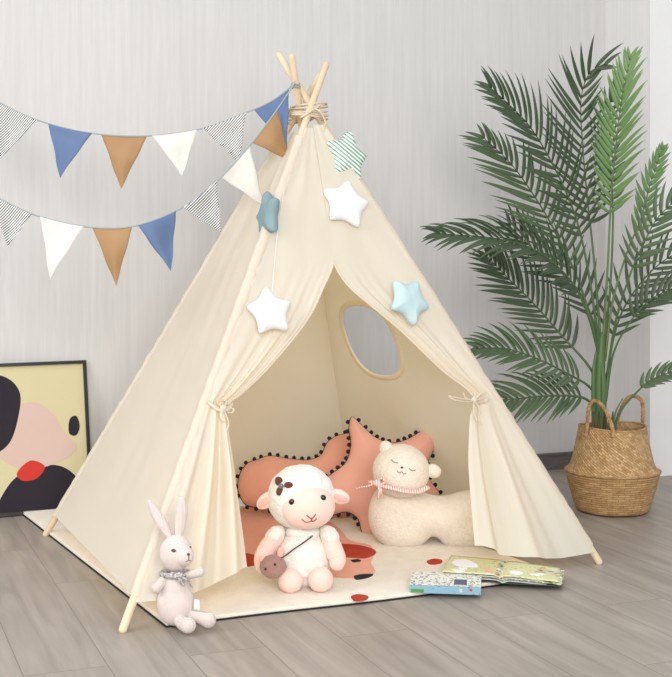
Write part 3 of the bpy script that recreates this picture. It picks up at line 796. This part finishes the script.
# felt bow with button
def fh(u, v, off=.004): return P(u, v, frontY(u, v, *lh)-off)
fpts = [fh(281, 486)]
mk('felt_flower', joinvf(ell(fh(279, 481.5), .011, .004, .014, Matrix.Rotation(-.3, 3, 'Y')), ell(fh(288.5, 485), .012, .004, .009), ell(fh(279.5, 491), .009, .004, .013, Matrix.Rotation(.3, 3, 'Y'))), M['brown'], head, label='brown felt petals on the forehead')
mk('button', joinvf(ell(fh(281, 486, .009), .0075, .004, .0075)), M['greybutton'], head)
body = mk('body', lumpy(S(303, 559, LY, 28, 30, .072, 0, nu=56, nv=44), .0035, 60), M['fleece'], lamb)
mk('neck', S(303, 532, LY, 18, 10, .045), M['fleece'], body)
for pts, sl in (([(277, 536), (269, 546), (263, 558), (263, 566)], (276, 535)), ([(328, 536), (333, 548), (337, 558), (337, 563)], (328.5, 535))):
    mk('arm', tube(catmull([P(a, b, LY-.02-.008*i) for i, (a, b) in enumerate(pts)], 8), [.022, .026, .025, .022], 16), M['pinkplush'], lamb)
    sg = -1 if sl[0] < 300 else 1
    mk('sleeve', lumpy(S(sl[0]+sg*1, sl[1], LY-.018, 11, 8, .032, sg*38, nu=32, nv=20), .003, 70), M['fleece'], lamb)
for u, v in ((290.5, 580.5), (320.5, 579.5)):
    mk('leg', tube([P(u+(304-u)*.25, v-2.5, LY-.02), P(u, v-.5, LY-.05), P(u, v, LY-.078)], [.028, .032, .035], 18), M['pinkplush'], lamb)
bY0 = LY-.085
bag = mk('shoulder_bag', S(273, 566.5, bY0, 13.5, 12, .026, 0, nu=32, nv=22), M['mauve'], lamb, label='mauve mouse face bag')
mk('bag_ear', S(280.5, 552.5, bY0, 3.3, 5.5, .006, 6), M['pinkin'], bag)
mk('bag_ear', S(262, 559, bY0, 3, 4, .006, -20), M['pinkin'], bag)
for u, v in ((275, 564.5), (265.5, 569)): mk('bag_eye', ell(P(u, v, frontY(u, v, 273, 566.5, bY0, 13.5, 12, .026)), .0036, .003, .0036), M['black'], bag)
def bf(u, v): return P(u, v, frontY(u, v, 303, 559, LY, 29.5, 31.5, .078)-.003)
mk('bag_strap', tube(catmull([bf(318, 531), bf(311, 537), bf(303, 543), bf(294, 549), bf(286, 555), P(281, 558, bY0-.005)], 6), .0021, 8), M['greystrap'], lamb)

# ------------------------------------------------------------------ knitted bunny
bun = thing('knitted_bunny', 'pale pink knitted bunny with patterned neckerchief sitting at the rug corner', 'stuffed toy', FL(176, 625, RT))
BY = 3.145
bb_ = mk('body', joinvf(S(175.5, 603, BY, 18.5, 22.5, .045), S(176, 589, BY, 15, 18, .036)), M['knit'], bun, mods=(('remesh', .003), ('smooth', 6)))
bh = (176.5, 553, BY-.01, 16.8, 17.5, .042)
hd = mk('head', joinvf(S(176, 553, BY-.01, 16.5, 18, .042), S(184, 556, BY-.028, 10, 10, .03)), M['knit'], bun, mods=(('remesh', .003), ('smooth', 6)))
mk('ear', tube(catmull([P(170.5, 538, BY), P(163, 526, BY+.002), P(155, 512, BY+.004), P(150, 503.5, BY+.002)], 8), [.008, .017, .016, .009], 14, .8), M['knit'], hd)
mk('ear', tube(catmull([P(178, 538, BY), P(180.5, 525, BY+.002), P(182, 510, BY+.002), P(181.5, 500, BY)], 8), [.008, .016, .016, .010], 14, .8), M['knit'], hd)
def bhf(u, v, off=.001): 
    q = min(frontY(u, v, 176, 553, BY-.01, 16.5, 18, .042), frontY(u, v, 184, 556, BY-.028, 10, 10, .03))
    return P(u, v, q-off)
mk('eye', ell(bhf(173.6, 550.6, 0), .0062, .003, .0042, Matrix.Rotation(.2, 3, 'Y')), M['greystrap'], hd)
mk('eye', ell(bhf(190, 547.5, 0), .003, .003, .0035), M['greystrap'], hd)
mk('nose', ell(bhf(188.3, 554.5, 0), .0045, .003, .0038), M['greystrap'], hd)
line_on([(188.5, 556), (188.6, 560), (186, 561.5)], .0008, M['darkstitch'], 'mouth', hd, bhf)
line_on([(188.6, 560), (191, 561)], .0008, M['darkstitch'], 'mouth', hd, bhf)
mk('arm', tube(catmull([P(166, 577, BY-.005), P(161, 583, BY-.022), P(156.5, 588, BY-.03)], 8), [.011, .012, .013], 14), M['knitwhite'], bun)
mk('arm', tube(catmull([P(186, 576, BY-.01), P(193, 574, BY-.035), P(200, 572, BY-.045)], 8), [.010, .011, .012], 14), M['knitwhite'], bun)
mk('leg', tube(catmull([P(178, 618, BY-.02), P(182, 623, BY-.045), P(188, 625.2, BY-.062)], 8), [.014, .016, .0205], 16), M['knitwhite'], bun)
mk('leg', tube(catmull([P(188, 615, BY-.01), P(198, 617, BY-.02), P(208, 620, BY-.030)], 8), [.012, .015, .0205], 16), M['knitwhite'], bun)
nk = [P(176+15*math.cos(a), 573.5+2.5*math.sin(a), BY-.036*math.sin(a)) for a in [2*PI*i/24 for i in range(24)]]
mk('neckerchief', joinvf(tube(nk, .0065, 10, closed=True), ell(P(178, 575.5, BY-.040), .013, .006, .009),
   tube(catmull([P(180, 576, BY-.043), P(186, 579, BY-.043), P(192, 587, BY-.036)], 6), [.006, .007, .003], 8, .4),
   tube(catmull([P(180, 577, BY-.043), P(181, 581, BY-.046), P(184, 585, BY-.045)], 6), [.006, .006, .003], 8, .4)), M['greyprint'], bun, label='grey and white patterned neckerchief')
tg = P(197, 604.5, BY-.03)
mk('tag', box(tg, Vector((1, -.4, 0)).normalized(), Vector((.4, 1, 0)).normalized(), Z_, .0135, .0012, .024), M['white'], bun, smooth=False, label='small white cloth tag')
mk('stitched_heart', ell(P(194, 612.5, frontY(194, 612.5, 175.5, 603, BY, 18.5, 22.5, .045)), .0025, .002, .0025), M['artred'], bun)

# ------------------------------------------------------------------ books
def printmat(name, base, blobs, scale):
    m, nt, b = newmat(name); L = nt.links; b.inputs['Roughness'].default_value = .35
    tc = N(nt, 'ShaderNodeTexCoord')
    prev = None
    for i, (col, sc, th, seed) in enumerate(blobs):
        mp = N(nt, 'ShaderNodeMapping'); mp.inputs['Location'].default_value = (seed, seed*2, 0); L.new(tc.outputs['Object'], mp.inputs[0])
        no = N(nt, 'ShaderNodeTexNoise', Scale=float(sc), Detail=3.0); L.new(mp.outputs[0], no.inputs['Vector'])
        r = N(nt, 'ShaderNodeValToRGB'); e = r.color_ramp.elements; e[0].position = th; e[1].position = th+.02; e[0].color = (0, 0, 0, 1); e[1].color = (1, 1, 1, 1)
        L.new(no.outputs['Fac'], r.inputs[0])
        mx = N(nt, 'ShaderNodeMixRGB'); mx.inputs[2].default_value = lin(col)
        if prev: L.new(prev, mx.inputs[1])
        else: mx.inputs[1].default_value = lin(base)
        L.new(r.outputs[0], mx.inputs[0]); prev = mx.outputs[0]
    L.new(prev, b.inputs['Base Color']); return m
M['cover1'] = printmat('white_forest_cover', (232, 234, 230), [((90, 130, 90), 90, .58, 1), ((120, 120, 116), 120, .6, 4), ((70, 110, 150), 60, .68, 9), ((190, 90, 70), 80, .7, 3)], 1)
M['spine1'] = printmat('blue_spine', (130, 166, 186), [((240, 240, 236), 60, .68, 2), ((70, 100, 110), 90, .64, 7), ((206, 90, 70), 60, .72, 5)], 1)
M['cover2'] = printmat('lime_page', (210, 209, 162), [((250, 248, 240), 14, .62, 3), ((110, 140, 90), 110, .64, 1), ((214, 120, 80), 34, .68, 6)], 1)
M['pages'] = mat('page_edges', (226, 224, 214), .8, (150, 150, 146), 300, (.1, .1, 8))
M['cover3'] = printmat('dense_drawing', (198, 202, 166), [((90, 120, 86), 70, .52, 3), ((206, 120, 96), 60, .6, 1), ((240, 238, 230), 50, .62, 6)], 1)
M['darkcover'] = mat('dark_green_cover', (52, 62, 58), .5)
M['green'] = mat('print_green', (86, 138, 70), .5)
M['indigo'] = mat('print_indigo', (86, 92, 122), .5)
ka, kb = FL(409.5, 592.5, RT), FL(481, 595, RT)
kc = P(414, 571, F*(CAMH-.038)/(571-HV)); 
ka.z = RT; kb.z = RT
ku = (kb-ka); kw = ku.length; ku.normalize(); kd = Vector((-ku.y, ku.x, 0)); kdep = .145; kt = .021
bk = thing('book', 'closed picture book with blue spine and white forest cover, left of the open one', 'book', ka+ku*kw/2+kd*kdep/2, None)
def bbx(x0, x1, y0, y1, z0, z1): return box(ka+ku*(x0+x1)/2+kd*(y0+y1)/2+Z_*((z0+z1)/2), ku, kd, Z_, x1-x0, y1-y0, z1-z0)
mk('back_cover', bbx(0, kw, 0, kdep, 0.0002, .002), M['spine1'], bk, smooth=False)
mk('page_block', bbx(.003, kw-.003, .004, kdep-.003, .002, kt-.002), M['pages'], bk, smooth=False)
cv = mk('front_cover', bbx(0, kw, 0, kdep, kt-.002, kt), M['cover1'], bk, smooth=False, label='white cover with drawn trees')
mk('spine', bbx(0, kw, -.002, .001, .0002, kt), M['spine1'], bk, smooth=False, label='pale blue printed spine')
mk('cover_print', bbx(kw*.62, kw*.8, kdep*.12, kdep*.5, kt, kt+.0004), M['indigo'], cv, smooth=False, label='dark blue printed panel')
mk('cover_print', bbx(.004, kw*.2, -.0026, -.002, .002, .011), M['green'], cv, smooth=False, label='green printed bushes on spine')
mk('cover_print', bbx(kw*.70, kw*.74, -.0026, -.002, .006, .015), M['artyellow'], cv, smooth=False, label='yellow printed figure')
mk('cover_print', bbx(kw*.84, kw*.88, -.0026, -.002, .010, .016), M['artred'], cv, smooth=False, label='red printed mark')

# open book: fan of pages
ob_root = thing('open_book', 'open picture book with lime yellow pages spread on the rug corner', 'book', FL(505, 578, RT))
def obq(z, dx=0, dy=0, rot=0, curl=0):
    zl = RT+kt+z
    a, b, c, d = [P(u+dx, v+dy, F*(CAMH-zz)/(v-HV)) for u, v, zz in ((442, 571.5, .042), (559, 582, .026), (560, 568, .030), (451, 555.5, .036))]
    ctr = (a+b+c+d)/4; R = Matrix.Rotation(rot, 3, 'Z')
    def fn(s, t):
        p = (a*(1-s)+b*s)*(1-t)+(d*(1-s)+c*s)*t
        p = ctr+R @ (p-ctr)
        p = p+Vector((0, 0, z+.004*math.sin(s*PI)*(.5+curl)+curl*.006*max(0, s-.7)/.3*math.sin(t*6+z*400)-.006*math.exp(-((s-.5)/.03)**2)))
        return p
    return grid(40, 12, fn)
for i, (z, dx, rot, curl, mm, nm) in enumerate(((-.0195, 3, -.03, 0, 'darkcover', 'cover'), (-.014, 2, .02, .2, 'pages', 'page'), (-.0105, 4, -.02, .8, 'cover3', 'page'),
        (-.007, 1, .012, .5, 'pages', 'page'), (-.0035, 3, -.01, 1.0, 'cover3', 'page'), (0, 0, 0, .3, 'cover2', 'page'))):
    V, Fa = obq(z, dx, 0, rot, curl)
    V = [Vector((v.x, v.y, max(v.z, RT+.001+i*.0005))) for v in V]
    mk(nm, (V, Fa), M[mm], ob_root, mods=(('solid', .0016 if i else .003),), label={'darkcover': 'dark cover underneath', 'cover2': 'top lime yellow page with white clouds'}.get(mm))
def obpatch(px, m, lab):
    c = catmull([Vector((a, b, 0)) for a, b in px], 5, closed=True)
    V2, F2 = obq(.0012)
    V = []
    for p in c:
        # height of the top page near this pixel
        best = min(V2, key=lambda q: ((HU+F*q.x/q.y)-p.x)**2+((HV+F*(CAMH-q.z)/q.y)-p.y)**2)
        V.append(P(p.x, p.y, F*(CAMH-best.z-.0012)/(p.y-HV)))
    mk('printed_shape', (V, [tuple(range(len(V)))]), M[m], ob_root, smooth=False, mods=(('solid', .0003),), label=lab)
obpatch([(452, 562), (458, 559.5), (468, 560), (476, 564), (478, 567), (468, 567.5), (460, 567), (454, 565)], 'white', 'white printed cloud')
obpatch([(509, 572), (514, 570.5), (521, 571.5), (523, 574), (515, 575)], 'white', 'small white printed cloud')
obpatch([(483, 568.5), (488, 568), (495, 572), (498, 574.5), (492, 573)], 'peach_pile', 'orange printed bird')

# ------------------------------------------------------------------ basket
bc = FL(612.5, 510.5)
basket = thing('seagrass_basket', 'woven belly seagrass basket with two braided handles holding the palm', 'basket', bc)
prof = [(.0, .004), (.06, .004), (.118, .003), (.128, .006), (.134, .014), (.141, .035), (.148, .06), (.155, .085), (.161, .108), (.166, .128), (.170, .142), (.171, .148), (.168, .153), (.160, .158),
        (.152, .170), (.146, .19), (.140, .215), (.134, .24), (.129, .265), (.125, .285), (.122, .300), (.1215, .306), (.118, .308), (.1145, .304), (.118, .285), (.126, .245), (.138, .19), (.150, .155), (.15, .13), (.135, .05), (.12, .02), (0, .018)]
seg = 96; V = []; Fa = []; uvz = []; L = 0
for i, (r, z) in enumerate(prof):
    if i: L += math.hypot(r-prof[i-1][0], z-prof[i-1][1])
    uvz.append(L)
    for k in range(seg):
        a = 2*PI*k/seg
        rr = r*(1+.012*noise.noise(Vector((math.cos(a)*2, math.sin(a)*2, z*9))))
        V.append(bc+Vector((rr*math.cos(a), rr*math.sin(a), z+(.004*math.sin(2*a+1) if z > .28 else 0))))
mi = []
for i in range(len(prof)-1):
    for k in range(seg):
        Fa.append((i*seg+k, i*seg+(k+1) % seg, (i+1)*seg+(k+1) % seg, (i+1)*seg+k)); mi.append(1 if prof[i][1] < .15 and i < 12 else 0)
bo_ = mk('basket_body', (V, Fa, mi), [M['weaveA'], M['weaveB']], basket)
uvl = bo_.data.uv_layers.new(name='UVMap')
for p in bo_.data.polygons:
    ks = [bo_.data.loops[l].vertex_index % seg for l in p.loop_indices]
    wrap = max(ks)-min(ks) > 2
    for l in p.loop_indices:
        vi = bo_.data.loops[l].vertex_index; k = vi % seg; i = vi//seg
        if wrap and k == 0: k = seg
        uvl.data[l].uv = (k/seg*.95, uvz[i])
mk('belly_seam', tube([bc+Vector((.1705*math.cos(a), .1705*math.sin(a), .148)) for a in [2*PI*i/72 for i in range(72)]], .0035, 8, closed=True), M['braid'], basket)
mk('rim', tube([bc+Vector((.119*math.cos(a), .119*math.sin(a), .307+.004*math.sin(2*a+1))) for a in [2*PI*i/72 for i in range(72)]], .0045, 8, closed=True), M['braid'], basket)
def braid(pts, r=.0052):
    c = catmull(pts, 14); parts = []
    for s in range(3):
        q = []
        nrm = None
        for i, p in enumerate(c):
            t = (c[min(i+1, len(c)-1)]-c[max(i-1, 0)]).normalized()
            if nrm is None: nrm = t.orthogonal().normalized()
            nrm = (nrm-t*nrm.dot(t)).normalized(); bi = t.cross(nrm); a = i*.62+s*2*PI/3
            q.append(p+(nrm*math.cos(a)+bi*math.sin(a))*r*.8)
        parts.append(tube(q, r*.72, 6))
    return joinvf(*parts)
def bpt(u, v, Y): return P(u, v, Y)
yb = bc.y
mk('handle', braid([bpt(585.5, 436, yb-.075), bpt(587, 426, yb-.08), bpt(589, 407, yb-.085), bpt(595, 400.5, yb-.09), bpt(604, 408, yb-.105), bpt(610, 421, yb-.118), bpt(613, 431, yb-.125), bpt(613, 437, yb-.130)]), M['braid'], basket)
mk('handle', braid([bpt(616, 428, yb+.112), bpt(619, 414, yb+.11), bpt(626, 400, yb+.10), bpt(634, 396, yb+.09), bpt(641.5, 401, yb+.07), bpt(643, 414, yb+.055), bpt(642, 428, yb+.045)]), M['braid'], basket)

# ------------------------------------------------------------------ palm
palm = thing('potted_palm', 'tall artificial palm with feathery green fronds standing in the seagrass basket', 'plant', bc+Z_*.02)
py = yb
soil = [bc+Vector((.10*math.cos(a), .10*math.sin(a), .12)) for a in [2*PI*i/32 for i in range(32)]]
mk('trunk', joinvf(tube(catmull([P(600, 500, py), P(600, 440, py), P(599, 395, py), P(600, 360, py), P(602, 335, py)], 6), [.028, .026, .022, .020, .011], 16),
    tube(catmull([P(603, 420, py-.012), P(604, 385, py-.02), P(601, 352, py-.012)], 6), [.016, .014, .003], 12, .6),
    tube(catmull([P(594, 410, py-.014), P(594, 372, py-.018), P(598, 342, py-.01)], 6), [.014, .012, .003], 12, .6)), M['stemdark'], palm, label='thick green central trunk')
for u0, u1 in ((594, 592), (604, 606), (611, 613), (599, 599)):
    mk('brown_sheath', tube(catmull([P(u0, 490, py-.02), P(u0, 440, py-.03), P(u1, 412, py-.026)], 6), [.010, .010, .003], 10, .7), M['bark'], palm)
def frond(path, ls, n, Lmax, nrm, mm, seed=0, droop=.25, a0=62, a1=22, lside=1.0, rside=1.0, sw=.0036, wleaf=.0062):
    """path: [(u,v,Y)...]; ls = fraction of the path where the leaflets start"""
    rnd = random.Random(seed)
    c = catmull([P(*q) for q in path], 16)
    Ls = [0]
    for i in range(1, len(c)): Ls.append(Ls[-1]+(c[i]-c[i-1]).length)
    def at(f):
        d = f*Ls[-1]
        for i in range(1, len(c)):
            if Ls[i] >= d:
                u = (d-Ls[i-1])/max(Ls[i]-Ls[i-1], 1e-9)
                return c[i-1].lerp(c[i], u), (c[min(i+1, len(c)-1)]-c[max(i-2, 0)]).normalized()
        return c[-1], (c[-1]-c[-2]).normalized()
    parts = [tube([at(i/40)[0] for i in range(41)], [sw*1.5, sw*1.1, sw*.8, sw*.35], 8)]
    nrm = Vector(nrm).normalized()
    V = []; Fa = []
    n = int(n*.72); Lmax *= 1.28; wleaf *= 1.25; a0 -= 8; a1 += 10
    for i in range(n):
        f = i/(n-1); t = ls+(1-ls)*f
        for sd in (-1, 1):
            p, T = at(min(.999, t+rnd.uniform(-.004, .004)))
            Nn = (nrm-T*nrm.dot(T)).normalized(); Sd = T.cross(Nn)*sd
            al = math.radians(a0+(a1-a0)*f+rnd.uniform(-5, 5))
            Ln = Lmax*(lside if sd < 0 else rside)*(.45+.55*math.sin(PI*min(1, .12+f*.78))**.8)*(1-.3*f**4)*rnd.uniform(.92, 1.06)
            if f > .96: Ln *= .8
            d = (T*math.cos(al)+Sd*math.sin(al)+Nn*.18).normalized()
            K = 7; q = p.copy(); base = len(V)
            dirv = d.copy()
            for k in range(K+1):
                s = k/K
                wd = wleaf*(.35+.65*min(1, s*5))*(1-s**2.4)+.0003
                ws = dirv.cross(Nn).normalized()
                V.append(q+ws*wd+Nn*wd*.35); V.append(q.copy()); V.append(q-ws*wd+Nn*wd*.35)
                dirv = (dirv+T*.075+Vector((0, 0, -1))*droop*.16*s*2).normalized()
                q = q+dirv*(Ln/K)
            for k in range(K):
                for e in (0, 1):
                    a = base+k*3+e; Fa.append((a, a+1, a+4, a+3))
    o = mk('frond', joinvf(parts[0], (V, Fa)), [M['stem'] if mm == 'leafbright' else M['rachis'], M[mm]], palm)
    nst = len(parts[0][1])
    for i, pl in enumerate(o.data.polygons): pl.material_index = 0 if i < nst else 1
    o.modifiers.new('solid', 'SOLIDIFY').thickness = .0006
    return o
C_ = (.1, -1, .25)
Yp = py
fr = [
 # path, start, n, len, normal, material
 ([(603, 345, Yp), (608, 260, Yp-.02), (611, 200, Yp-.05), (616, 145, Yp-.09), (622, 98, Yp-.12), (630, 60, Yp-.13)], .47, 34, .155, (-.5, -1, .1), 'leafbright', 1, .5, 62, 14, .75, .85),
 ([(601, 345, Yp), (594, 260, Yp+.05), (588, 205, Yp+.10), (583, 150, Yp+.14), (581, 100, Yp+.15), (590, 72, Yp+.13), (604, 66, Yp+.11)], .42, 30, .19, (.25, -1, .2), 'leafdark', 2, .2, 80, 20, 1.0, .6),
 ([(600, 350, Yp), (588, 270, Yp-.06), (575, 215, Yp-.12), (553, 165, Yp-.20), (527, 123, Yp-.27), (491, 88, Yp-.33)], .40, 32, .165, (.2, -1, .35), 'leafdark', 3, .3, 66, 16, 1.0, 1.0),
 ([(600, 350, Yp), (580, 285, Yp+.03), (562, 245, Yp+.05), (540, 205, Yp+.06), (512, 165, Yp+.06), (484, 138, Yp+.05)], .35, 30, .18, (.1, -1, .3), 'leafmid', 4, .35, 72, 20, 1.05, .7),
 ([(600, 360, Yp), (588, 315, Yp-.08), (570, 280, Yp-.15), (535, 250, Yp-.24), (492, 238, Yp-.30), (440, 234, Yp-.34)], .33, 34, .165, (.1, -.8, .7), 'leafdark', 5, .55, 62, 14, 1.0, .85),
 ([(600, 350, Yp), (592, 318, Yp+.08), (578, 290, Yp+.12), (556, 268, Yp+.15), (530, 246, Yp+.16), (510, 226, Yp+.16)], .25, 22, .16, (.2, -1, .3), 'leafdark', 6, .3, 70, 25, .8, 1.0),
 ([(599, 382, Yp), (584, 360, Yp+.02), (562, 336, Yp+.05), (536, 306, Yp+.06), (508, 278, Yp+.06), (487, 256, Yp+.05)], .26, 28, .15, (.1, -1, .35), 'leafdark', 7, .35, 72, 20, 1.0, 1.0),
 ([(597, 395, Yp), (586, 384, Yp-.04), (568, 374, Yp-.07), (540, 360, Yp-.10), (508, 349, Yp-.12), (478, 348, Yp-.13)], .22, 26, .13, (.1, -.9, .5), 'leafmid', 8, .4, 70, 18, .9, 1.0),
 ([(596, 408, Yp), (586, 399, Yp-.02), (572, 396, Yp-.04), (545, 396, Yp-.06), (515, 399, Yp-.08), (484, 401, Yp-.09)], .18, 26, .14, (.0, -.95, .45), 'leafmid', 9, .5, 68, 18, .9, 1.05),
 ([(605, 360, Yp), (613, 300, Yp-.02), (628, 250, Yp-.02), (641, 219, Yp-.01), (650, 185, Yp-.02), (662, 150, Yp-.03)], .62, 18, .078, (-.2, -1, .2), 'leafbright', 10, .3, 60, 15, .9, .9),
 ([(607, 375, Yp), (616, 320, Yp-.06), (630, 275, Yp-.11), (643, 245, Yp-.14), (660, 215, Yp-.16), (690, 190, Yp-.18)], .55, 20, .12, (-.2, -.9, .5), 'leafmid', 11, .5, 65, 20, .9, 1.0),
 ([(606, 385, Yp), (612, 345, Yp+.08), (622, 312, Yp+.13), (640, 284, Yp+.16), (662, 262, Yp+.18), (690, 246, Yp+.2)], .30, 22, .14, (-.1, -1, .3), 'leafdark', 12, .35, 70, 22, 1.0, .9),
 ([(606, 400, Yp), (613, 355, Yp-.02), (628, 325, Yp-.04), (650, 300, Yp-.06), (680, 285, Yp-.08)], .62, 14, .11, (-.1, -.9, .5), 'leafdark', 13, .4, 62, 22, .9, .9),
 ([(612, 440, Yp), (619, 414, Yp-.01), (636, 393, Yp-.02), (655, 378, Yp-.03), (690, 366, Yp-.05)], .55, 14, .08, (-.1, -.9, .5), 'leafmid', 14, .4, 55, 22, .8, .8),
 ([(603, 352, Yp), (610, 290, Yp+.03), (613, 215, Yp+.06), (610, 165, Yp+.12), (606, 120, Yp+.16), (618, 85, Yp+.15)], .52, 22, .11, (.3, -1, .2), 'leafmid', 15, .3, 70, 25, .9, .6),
]
for a in fr: frond(*a)
for pts in ([(607, 440), (606, 400), (612, 340), (625, 290)], [(612, 440), (615, 415), (619, 405), (623, 398)]):
    mk('stalk', tube(catmull([P(a, b, Yp-.01) for a, b in pts], 8), [.004, .003, .0015], 8), M['stem'], palm)
